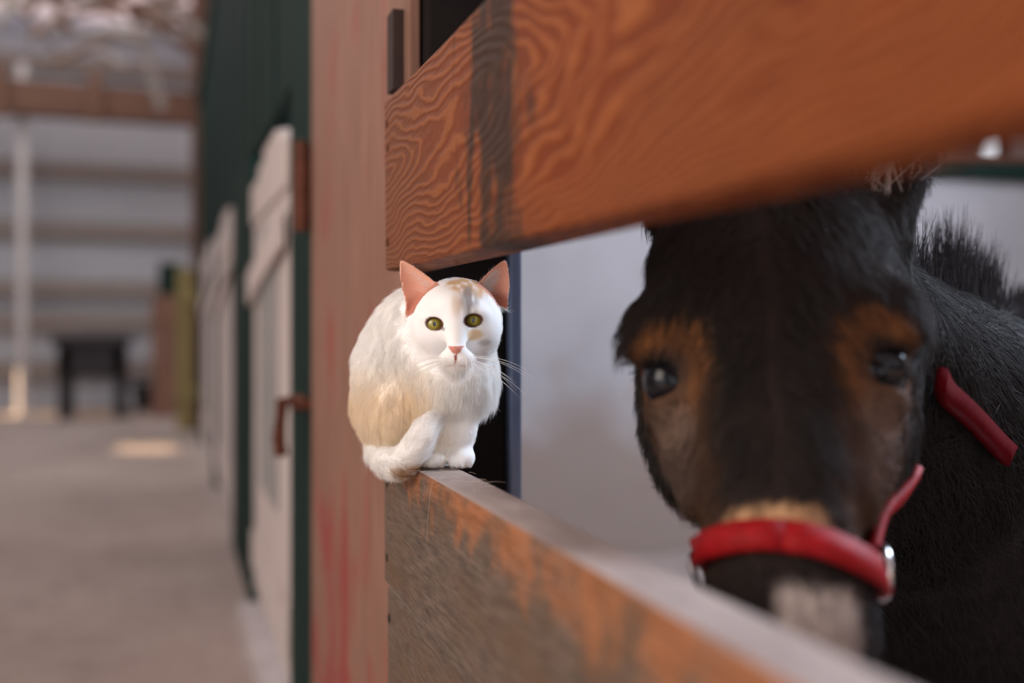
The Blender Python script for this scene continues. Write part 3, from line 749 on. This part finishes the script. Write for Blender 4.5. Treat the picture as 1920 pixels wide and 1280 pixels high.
# fur grooming
def cat_groom(p, n):
    q = p - HC
    head = sstep(.062, .046, np.linalg.norm((p - HC) / (1, 1.15, 1.0), axis=1))
    dh = p - (NOSE + np.array((0, -.012, .004))); dh /= np.linalg.norm(dh, axis=1, keepdims=True)
    db = np.tile(np.array((-.10, .35, -1.0)), (len(p), 1))
    chest = sstep(.03, .0, p[:, 1]) * sstep(.10, .08, p[:, 2]); db = lerp(db, np.array((.0, -.25, -1.)), chest * .6)
    d = db + (dh - db) * head[:, None]
    # tail
    T = np.array(TAIL); best = np.full(len(p), 9.); td = np.zeros_like(p)
    for i in range(len(T) - 1):
        a, b = T[i], T[i + 1]; e = b - a; t = np.clip(((p - a) @ e) / (e @ e), 0, 1); dd = np.linalg.norm(p - a - t[:, None] * e, axis=1) - TR[i]
        m = dd < best; best = np.where(m, dd, best); td[m] = e / np.linalg.norm(e)
    tl = best < .0015
    d[tl] = td[tl]
    paw = (p[:, 2] < .022) & (p[:, 1] < -.005) & ~tl
    d[paw] = np.array((0, -.6, -.6))
    ln = .0135 * np.ones(len(p))
    face = sstep(.012, -.030, q[:, 1]) * head
    ln = ln * (1 - .30 * head); ln = ln + (.0042 - ln) * face
    ln = np.where(tl, .0120, ln); ln = np.where(paw, .0040, ln)
    legz = (p[:, 2] < .052) & (p[:, 1] < .012) & (p[:, 0] > -.02) & ~tl & ~paw; ln = np.where(legz, .0055, ln)
    ln = ln + .003 * chest * (1 - head) * (p[:, 2] > .060)
    near_nose = np.linalg.norm(p - NOSE, axis=1); ln = ln * np.clip(.25 + near_nose / .022, .25, 1)
    lift = np.where(tl, .50, .46) * np.ones(len(p)); lift = lift + (.22 - lift) * face
    keep = np.ones(len(p), bool)
    ein, es = ear_inside(p)
    ew_ = ein > 0
    ln = np.where(ew_, .0028, ln); lift = np.where(ew_, .15, lift)
    for base, ax, fc, wd, w0, Ln in EARS: 
        mm = ew_ & (np.linalg.norm(p - base, axis=1) < .05); d[mm] = ax
    keep &= ~(ew_ & (n[:, 1] < .05) & (rng.random(len(p)) < .93))
    for E, s_ in ((E1, -1), (E2, 1)):
        Rm = np.array(Matrix.Rotation(R(s_ * -10), 3, 'Y')); w_ = (p - E - (s_ * .0005, 0, 0)) @ Rm
        rr = np.sqrt((w_[:, 0] / .0076) ** 2 + (w_[:, 2] / .0055) ** 2); keep &= ~((rr < 1.12) & (p[:, 1] < -.028))
        ln = np.where((rr < 1.7) & (p[:, 1] < -.028), np.minimum(ln, .0026), ln)
    w_ = p - NOSE; keep &= ~((np.abs(w_[:, 0]) < .0060) & (w_[:, 2] < .0036) & (w_[:, 2] > -.0055) & (w_[:, 1] < .004))
    return d, ln, lift, keep
FUR_CAT = fur_mat('cat_fur', .8, .5, spec=.15)
def vis_w(c): return np.where(c[:, 1] < .10, 1.0, .5) * (1 + 1.6 * sstep(.065, .04, np.linalg.norm(c - HC, axis=1)))
ro, rn = sample(V, NV, Fq, 130000, vis_w)
d_, ln_, li_, kp = cat_groom(ro, rn)
ro, rn, d_, ln_, li_ = ro[kp], rn[kp], d_[kp], ln_[kp], li_[kp]
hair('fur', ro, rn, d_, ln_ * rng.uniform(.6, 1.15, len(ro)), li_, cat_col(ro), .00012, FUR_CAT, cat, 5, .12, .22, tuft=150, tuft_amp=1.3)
# ear tufts
er, en, ed = [], [], []
for base, ax, fc, wd, w0, Ln in EARS:
    inner_side = -1 if (base[0] > 0) else 1
    k = 420 if base[0] > 0.01 else 110
    s_ = -.25 + .75 * rng.random(k) ** 2 ; u_ = rng.uniform(-1, 1, k)
    sgn = np.sign(wd[0]) * (1 if base[0] < 0.01 else -1)
    uu = (.35 + .6 * rng.random(k)) * sgn
    wv = w0 * (1 - s_) ** .72
    er.append(base + ax * (s_ * Ln)[:, None] + wd * (uu * wv)[:, None] + fc * (-.0085 * (1 - uu ** 2) + .0018)[:, None])
    en.append(np.tile(fc, (k, 1))); ed.append(np.tile(ax * .9 - wd * sgn * .55, (k, 1)))
er, en, ed = map(np.concatenate, (er, en, ed))
hair('ear_tuft', er, en, ed, rng.uniform(.009, .020, len(er)), np.full(len(er), .38), np.tile(WHITE, (len(er), 1)), .00012, FUR_CAT, cat, 5, 0, .25)
# whiskers
wr, wd_ = [], []
for s_ in (-1, 1):
    for k in range(9):
        wr.append(NOSE + (s_ * (.009 + .0018 * (k % 3)), .004 + .002 * (k % 3), -.0075 - .0024 * (k // 3))); wd_.append((s_ * 1.0, .28, -.30 + .16 * (2 - k // 3) - .12 * (k % 2)))
wr = np.array(wr); wd_ = np.array(wd_); wn_ = np.tile(np.array((0, -1., .15)), (len(wr), 1)); wn_ /= np.linalg.norm(wn_, axis=1, keepdims=True)
hair('whisker', wr, wn_, wd_, rng.uniform(.038, .056, len(wr)), np.full(len(wr), .25), np.tile((.9, .88, .84), (len(wr), 1)), .00019, FUR_CAT, cat, 9, .35, .06)
# eyes
def eye_mat(name, iris_in, iris_out, slit, eye_r):
    m, nt, b = new_mat(name)
    tc = nt.nodes.new('ShaderNodeTexCoord'); sep = nt.nodes.new('ShaderNodeSeparateXYZ'); nt.links.new(tc.outputs['Object'], sep.inputs[0])
    x2 = math_n(nt, 'POWER', math_n(nt, 'DIVIDE', sep.outputs[0], eye_r), 2.0); z2 = math_n(nt, 'POWER', math_n(nt, 'DIVIDE', sep.outputs[2], eye_r), 2.0)
    rad = math_n(nt, 'SQRT', math_n(nt, 'ADD', x2, z2))
    col = ramp(nt, [(.18, iris_in), (.62, iris_out), (.80, tuple(c * .35 for c in iris_out)), (.92, (.02, .012, .008))], rad).outputs[0]
    nz = noise(nt, tc.outputs['Object'], 900, 3, .6)
    col = mixc(nt, math_n(nt, 'MULTIPLY', nz, .35), col, tuple(c * .4 for c in iris_in))
    pr = math_n(nt, 'SQRT', math_n(nt, 'ADD', math_n(nt, 'DIVIDE', x2, slit[0] ** 2), math_n(nt, 'DIVIDE', z2, slit[1] ** 2)))
    col = mixc(nt, ramp(nt, [(.9, 1.0), (1.0, 0.0)], pr).outputs[0], col, (.004, .004, .004))
    nt.links.new(col, b.inputs['Base Color']); b.inputs['Roughness'].default_value = .35
    b.inputs['Coat Weight'].default_value = 1.0; b.inputs['Coat Roughness'].default_value = .02
    return m
CE = eye_mat('cat_eye', lin(168, 160, 52), lin(132, 120, 30), (.17, .27), .0088)
def sphere(name, c, r, mat, parent, look=None, sc_=(1, 1, 1)):
    bm = bmesh.new(); bmesh.ops.create_uvsphere(bm, u_segments=32, v_segments=20, radius=r)
    for v in bm.verts: v.co = Vector((v.co.x * sc_[0], v.co.y * sc_[1], v.co.z * sc_[2]))
    o = bm_obj(name, bm, mat, parent, c, True)
    return o
for E, s_ in ((E1, -1), (E2, 1)):
    o = sphere('eye', E + (s_ * .0005, .0068, 0), .0088, CE, cat); tag(o, 'yellow-green cat eye with a dark slit pupil')

# loose cat hairs snagged on the plank edge
lr = np.array([(.232 + rng.uniform(-.02, .02), rng.uniform(.74, .86), .7115) for _ in range(26)] + [(.2125, .815, .708)])
ld = rng.normal(0, 1, (27, 3)); ld[-1] = (-.35, .25, -1.)
ln_l = rng.uniform(.008, .02, 27); ln_l[-1] = .05
nn = np.tile((0., 0, 1.), (27, 1)); nn[-1] = (-1., 0, 0)
lh = hair('loose_hairs', lr, nn, ld, ln_l, np.full(27, .15), np.tile((.75, .62, .48), (27, 1)), .00012, FUR_CAT, None, 7, .1, .1, 0)
tag(lh, 'stray pale cat hairs snagged on the plank edge', 'hair', kind='stuff')

# ================================================================ donkey
DR = np.array((1.35, 1.02, 0.0))
donkey = empty('donkey', DR); tag(donkey, 'dark brown shaggy donkey in a red halter peering between the rails', 'donkey')
rt = np.array((math.cos(THETA), -math.sin(THETA), 0)); fw = np.array((math.sin(THETA), math.cos(THETA), 0)); upv = np.array((0, 0, 1.))
def cpt(x, depth, z): return rt * x + fw * depth + upv * z
YAW, PITCH, ROLL, HS = R(16), R(28), R(4), .90
hd = -fw * math.cos(YAW) - rt * math.sin(YAW)
A_ = rt * math.cos(YAW) - fw * math.sin(YAW)                # across the face
B_ = hd * math.cos(PITCH) + upv * math.sin(PITCH)           # out of the face
C_ = hd * math.sin(PITCH) - upv * math.cos(PITCH)           # down the face
A_, C_ = A_ * math.cos(ROLL) - C_ * math.sin(ROLL), C_ * math.cos(ROLL) + A_ * math.sin(ROLL)
O_ = cpt(.1687, .655, .852) - DR
def H_(a, c, b): return O_ + (A_ * a + C_ * c + B_ * b) * HS
HM = Matrix(np.stack([A_, C_, B_], 1).tolist())
g = Field()
def he(c, r, k, sub=False): g.ell(H_(*c), np.array(r) * HS, k, HM, sub)
def hcone(a, b, r1, r2, k): g.cone(H_(*a), H_(*b), r1 * HS, r2 * HS, k)
he((0, -.065, -.085), (.096, .125, .085), .03)                        # cranium
for s_ in (-1, 1):
    he((s_ * .084, -.008, -.052), (.030, .036, .026), .03)             # brow ridge
    he((s_ * .060, .012, -.145), (.052, .092, .075), .035)              # jowl
    he((s_ * .054, .062, -.085), (.028, .068, .030), .03)              # cheek bone
hcone((0, -.02, -.062), (0, .175, -.055), .063, .047, .03)            # nasal bridge
hcone((0, .06, -.150), (0, .215, -.095), .056, .042, .035)             # lower jaw
he((0, .215, -.066), (.054, .050, .052), .03)                         # muzzle
he((0, .245, -.095), (.052, .040, .045), .02)                         # lips
for s_ in (-1, 1):
    he((s_ * .034, .242, -.036), (.010, .017, .010), .012, True)       # nostril
    he((s_ * .102, .032, -.052), (.027, .027, .026), .012, True)       # eye socket
    he((s_ * .088, .004, -.050), (.022, .012, .022), .012)             # upper lid
    he((s_ * .080, .050, -.066), (.018, .010, .020), .014)             # lower lid
EARD = []
for s_ in (-1, 1):
    b0 = H_(-.070, -.165, -.095) if s_ < 0 else H_(.088, -.140, -.105); b1 = b0 + upv * .10 + A_ * s_ * .030 - hd * .03; b2 = b1 + upv * .13 + A_ * s_ * .03 - hd * .03
    g.chain([b0, b1, b2], [.030, .034, .010], .02)
    fcd = (hd + A_ * s_ * .45); fcd /= np.linalg.norm(fcd)
    g.cone(b0 + upv * .03 + fcd * .024, b1 + upv * .09 + fcd * .022, .017, .012, .010, True)
    EARD.append((b0, b1, b2, fcd))
WPT = np.array((1.08, .97, .617)) - DR
poll = H_(.02, -.08, -.15); n1 = np.array((.74, .86, .732)) - DR
g.cone(poll, n1, .080, .135, .05); g.cone(n1, WPT, .135, .215, .06)
g.cone(poll + (.04, .06, -.08), WPT + (-.14, 0, -.06), .075, .20, .06)           # underneck / chest
g.cone(WPT, (.55, .06, .66), .215, .225, .08); g.ell((.60, .06, .67), (.22, .20, .21), .06)
g.ell((.20, .02, .58), (.42, .215, .21), .06)
for sx, sy in ((-.17, -.11), (-.17, .11)):
    g.chain([(sx, sy, .55), (sx - .01, sy, .34), (sx, sy, .30), (sx, sy, .10), (sx - .02, sy, .035)], [.085, .048, .046, .032, .040], .03)
    g.cone((sx - .02, sy, .04), (sx - .035, sy, .018), .040, .046, .01)
for sx, sy in ((.66, -.08), (.66, .20)):
    g.chain([(sx, sy, .58), (sx - .02, sy, .44), (sx + .07, sy, .31), (sx + .04, sy, .10), (sx + .02, sy, .035)], [.13, .085, .044, .034, .040], .03)
    g.cone((sx + .02, sy, .04), (sx, sy, .018), .040, .046, .01)
g.chain([(.80, .07, .76), (.85, .07, .64), (.85, .07, .36)], [.035, .025, .018], .03)
DV, DF = surface_nets(g, (-1.20, -.62, -.03), (.95, .50, 1.25), .0065)
DV[:, 2] = np.maximum(DV[:, 2], .001)
DN = grad(g, DV, .006)
BR = np.array(lin(31, 21, 17)); BLK = np.array(lin(23, 19, 22)); TANE = np.array(lin(136, 86, 44)); PALE = np.array(lin(196, 184, 178))
EYE = [H_(-.077, .027, -.060), H_(.077, .027, -.060)]
def head_co(p): q = (p - O_) / HS; return q @ A_, q @ C_, q @ B_
def donkey_col(p):
    c = np.tile(BR, (len(p), 1))
    nz = n3(p, 30, 2)
    c = c * (.75 + .6 * nz[:, None])
    a, cc, b = head_co(p)
    neck = sstep(-.10, -.20, cc - .6 * (p[:, 0] - O_[0])); c = lerp(c, BLK, sstep(.10, .30, np.linalg.norm(p - O_, axis=1)) * .6)
    for E in EYE:
        q = p - E; qa, qc, qb = q @ A_, q @ C_, q @ B_
        s_ = np.sign(E @ A_ - O_ @ A_)
        qa, qc, qb = qa / HS, qc / HS, qb / HS
        r1 = np.sqrt(((qa + s_ * .006) / .040) ** 2 + ((qc + .002) / .040) ** 2 + (qb / .07) ** 2)
        ring = (1 - sstep(.85, 1.15, r1)) * sstep(.45, .8, r1) * sstep(.035, .0, qc + s_ * qa * .8)
        c = lerp(c, TANE, ring * .7)
        below = 1 - sstep(.6, 1.1, np.sqrt(((qa) / .026) ** 2 + ((qc - .055) / .045) ** 2 + (qb / .06) ** 2))
        c = lerp(c, PALE * .75, below * .2)
        dark = 1 - sstep(.8, 1.25, np.linalg.norm(q, axis=1) / .028); c = lerp(c, np.array((.012, .01, .01)), dark)
    side = sstep(.03, .055, np.abs(a)) * sstep(.01, .05, cc) * sstep(.20, .14, cc) * (b > -.10); c = lerp(c, np.array(lin(112, 74, 46)), side * .40)  # warm light along the sides of the nose, painted into the fur
    mz = sstep(.145, .150, cc) * sstep(.176, .168, cc) * sstep(.040, .026, np.abs(a + .006)) * (b > -.07)
    c = lerp(c, np.array(lin(206, 160, 118)), mz * .75)
    muzz = sstep(.196, .206, cc) * sstep(.030, .020, np.abs(a - .018)) * (np.linalg.norm(p - O_, axis=1) < .36)
    c = lerp(c, PALE, muzz * .85)
    hoof = p[:, 2] < .05; c = np.where(hoof[:, None], np.array((.06, .05, .045)), c)
    bel = sstep(.45, .38, p[:, 2]) * (p[:, 0] > -.05) * (p[:, 0] < .55); c = lerp(c, PALE * .6, bel * .6)
    return c
dm = np_mesh('donkey_body', DV, DF); set_col(dm, donkey_col(DV))
link_mesh('body', dm, skin_mat('donkey_hide', .85), donkey)
FUR_D = fur_mat('donkey_fur', .6, .15, spec=.4)
def dw(c): return np.where(np.linalg.norm(c - O_, axis=1) < .42, 5.0, .8) * (c[:, 2] > .06)
ro, rn = sample(DV, DN, DF, 110000, dw)
a, cc, b = head_co(ro)
nearh = np.linalg.norm(ro - O_, axis=1)
hw = sstep(.30, .20, nearh)
dirs = np.tile(np.array((.55, .15, -.75)), (len(ro), 1)) * (1 - hw)[:, None] + (C_ * .9 + np.sign(a)[:, None] * A_ * .5) * hw[:, None]
ln_ = .030 + (.020 - .030) * hw
ln_ = np.where((cc > .12) & (nearh < .4), ln_ * .5, ln_); ln_ = np.where(ro[:, 2] < .35, .015, ln_)
keep = np.ones(len(ro), bool)
for E in EYE:
    de = np.linalg.norm(ro - E, axis=1); keep &= de > .0225; ln_ = np.where(de < .042, .007, ln_)
ro, rn, dirs, ln_ = ro[keep], rn[keep], dirs[keep], ln_[keep]
hair('fur', ro, rn, dirs, ln_ * rng.uniform(.5, 1.3, len(ro)), np.full(len(ro), .42), donkey_col(ro), .00035, FUR_D, donkey, 5, .1, .3, tuft=45, tuft_amp=1.0)
# pale hair at the ear roots, upright mane, lashes
er = []; ed = []
for b0, b1, b2, fcd in EARD:
    for k in range(260):
        t = random.random(); er.append(b0 + (b1 - b0) * t + fcd * .012 + rng.normal(0, .010, 3)); ed.append(upv * .9 + rng.normal(0, .25, 3))
er = np.array(er); en = np.tile(hd, (len(er), 1))
hair('ear_hair', er, en, np.array(ed), rng.uniform(.02, .05, len(er)), np.full(len(er), .5), np.tile(PALE * .8, (len(er), 1)), .0004, FUR_D, donkey, 5, 0, .2)
crest = []
MPTS = [H_(.02, -.155, -.09), H_(.035, -.175, -.135)]
TQ = np.linspace(0, 1, 46)[:, None]
Q0 = poll * (1 - TQ) + (WPT + np.array((0, 0, .03))) * TQ
lo_ = np.zeros(46); hi_ = np.full(46, .5)
for _ in range(24):
    mid_ = (lo_ + hi_) / 2; ins = g(Q0 + upv * mid_[:, None]) < 0
    lo_ = np.where(ins, mid_, lo_); hi_ = np.where(ins, hi_, mid_)
TOPS = Q0 + upv * lo_[:, None]
mr = []; md = []; ml = []
for k in range(46):
    t = k / 45
    top = TOPS[k]
    axis = (WPT - poll); axis /= np.linalg.norm(axis)
    tuft = sstep(.25, .75, n3(np.array([[t * 14.0, 1.3, 2.2]]), 1.0, 5))[0] * (1 - .6 * t)
    lean = rng.normal(.1, .28)
    for j in range(70):
        mr.append(top + axis * rng.normal(0, .007) + np.cross(axis, upv) * rng.normal(0, .010)); md.append(upv + axis * (lean + rng.normal(0, .10) + .12) + np.cross(axis, upv) * rng.normal(0, .1))
        ml.append((.035 + .085 * tuft) * rng.uniform(.55, 1.1) * (1 - .25 * t))
mr = np.array(mr); md = np.array(md); md /= np.linalg.norm(md, axis=1, keepdims=True)
pn = np.cross(md, np.array((0, 1., 0))); pn /= np.linalg.norm(pn, axis=1, keepdims=True)
hair('mane', mr, pn, md, np.array(ml), np.full(len(mr), .05), np.tile(np.array((.018, .016, .020)), (len(mr), 1)), .00045, FUR_D, donkey, 5, .02, .03, -.0)
lr, ld = [], []
for s_, E in zip((-1, 1), EYE):
    for k in range(60):
        t = rng.uniform(-1, 1); lr.append(E + A_ * s_ * .012 * (1 - t * t * .3) - C_ * (.020 - .006 * t * t) + B_ * t * .016 + A_ * s_ * .004); ld.append(A_ * s_ + C_ * .25 + B_ * t * .4)
lr = np.array(lr); ld = np.array(ld); hair('eyelashes', lr, np.tile(-C_, (len(lr), 1)), ld, rng.uniform(.014, .024, len(lr)), np.full(len(lr), .05), np.tile((.01, .01, .01), (len(lr), 1)), .0005, FUR_D, donkey, 5, .1, .1, 0)
DE, nt, b = new_mat('donkey_eye'); b.inputs['Base Color'].default_value = (.006, .006, .008, 1); b.inputs['Roughness'].default_value = .07; b.inputs['Specular IOR Level'].default_value = .28
for E in EYE: tag(sphere('eye', E, .0205, DE, donkey), 'glossy dark donkey eye')

# ---- halter worn by the donkey
halter = empty('halter', DR + H_(0, .20, -.05)); tag(halter, 'red webbing halter with steel ring around the donkey nose', 'halter')
HO = np.array(halter.location) - DR
def strap_mat():
    m, nt, b = new_mat('red_webbing')
    v = pos_map(nt, (1, 1, 1)); f_ = noise(nt, v, 160, 3, .6)
    nt.links.new(ramp(nt, [(.3, lin(128, 11, 17)), (.7, lin(158, 20, 26))], f_).outputs[0], b.inputs['Base Color']); b.inputs['Roughness'].default_value = .6
    b.inputs['Specular IOR Level'].default_value = .15; bump(nt, b, f_, .4, .001)
    return m
STRAP = strap_mat()
def strap(name, centre_pts, width, width_dirs, push=.007, thick=.0035, project=True, mat=None):
    """band of webbing laid on the hide"""
    P0 = np.array([np.array(p, float) for p in centre_pts])
    if project:
        for _ in range(8): P0 = P0 - grad(g, P0, .004) * (g(P0) - push)[:, None]
    NRM = grad(g, P0, .006)
    bm = bmesh.new(); prev = None
    for i, p in enumerate(P0):
        n_ = NRM[i]
        wd = np.array(width_dirs[min(i, len(width_dirs) - 1)], float); t_ = P0[min(i + 1, len(P0) - 1)] - P0[max(i - 1, 0)]; t_ /= np.linalg.norm(t_)
        wd = np.cross(n_, t_); wd /= np.linalg.norm(wd)
        ring = [bm.verts.new(Vector(p - HO + wd * sx * width / 2 + n_ * sz)) for sx, sz in ((-1, 0), (-.9, thick), (.9, thick), (1, 0), (.9, -thick), (-.9, -thick))]
        if prev:
            for k in range(6): bm.faces.new((prev[k], prev[(k + 1) % 6], ring[(k + 1) % 6], ring[k]))
        else: bm.faces.new(ring)
        prev = ring
    bm.faces.new(prev[::-1])
    return bm_obj(name, bm, mat or STRAP, halter, smooth=True)
NB_C = .168
nose_loop = []
for k in range(33):
    an = math.pi * 2 * k / 32
    nose_loop.append(H_(math.sin(an) * .12, NB_C + .016 * (1 - math.cos(an)) * .5 + .008 * math.sin(an), -.085 + math.cos(an) * .12))
strap('noseband', nose_loop, .020, [C_])
ringp = {}
for s_ in (-1, 1):
    rp = H_(s_ * .085, .172, -.100) if s_ > 0 else H_(-.085, .172, -.135)
    for _ in range(8): rp = rp - grad(g, rp[None], .004)[0] * (g(rp[None])[0] - .010)
    ringp[s_] = rp
    n_ = grad(g, rp[None], .006)[0]; u_ = np.cross(n_, C_); u_ /= np.linalg.norm(u_); v_ = np.cross(n_, u_)
    bm = bmesh.new(); pts = [Vector(rp - HO + (u_ * math.cos(t) + v_ * math.sin(t)) * .016 + n_ * .003) for t in np.linspace(0, 2 * math.pi, 25)]
    bm_tube(bm, pts, .0028, 8, False); bm_obj('ring', bm, plain('ring_steel', (.75, .76, .78), .2, 1.0) if s_ < 0 else bpy.data.materials['ring_steel'], halter, smooth=True)
    cend = H_(.112, .075, -.165) if s_ > 0 else H_(-.050, .085, -.200)
    up_pts = [rp + (cend - rp) * t for t in np.linspace(.05, 1, 9)]
    strap('cheek_strap', up_pts, .020, [A_])
    thr = [cend, H_(s_ * .095, .085, -.21), H_(s_ * .05, .095, -.245), H_(0, .10, -.255)]
    strap('throat_strap', thr, .020, [A_])
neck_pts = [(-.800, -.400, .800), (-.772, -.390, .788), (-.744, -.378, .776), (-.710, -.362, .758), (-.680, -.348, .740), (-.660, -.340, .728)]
strap('crown_strap', list(catmull(np.array(neck_pts), 3)), .021, [A_], .014, .004, mat=plain('shaded_webbing', lin(86, 8, 16), .9, 0, .2, 120, .05))  # crown strap's shade is put into its darker webbing colour
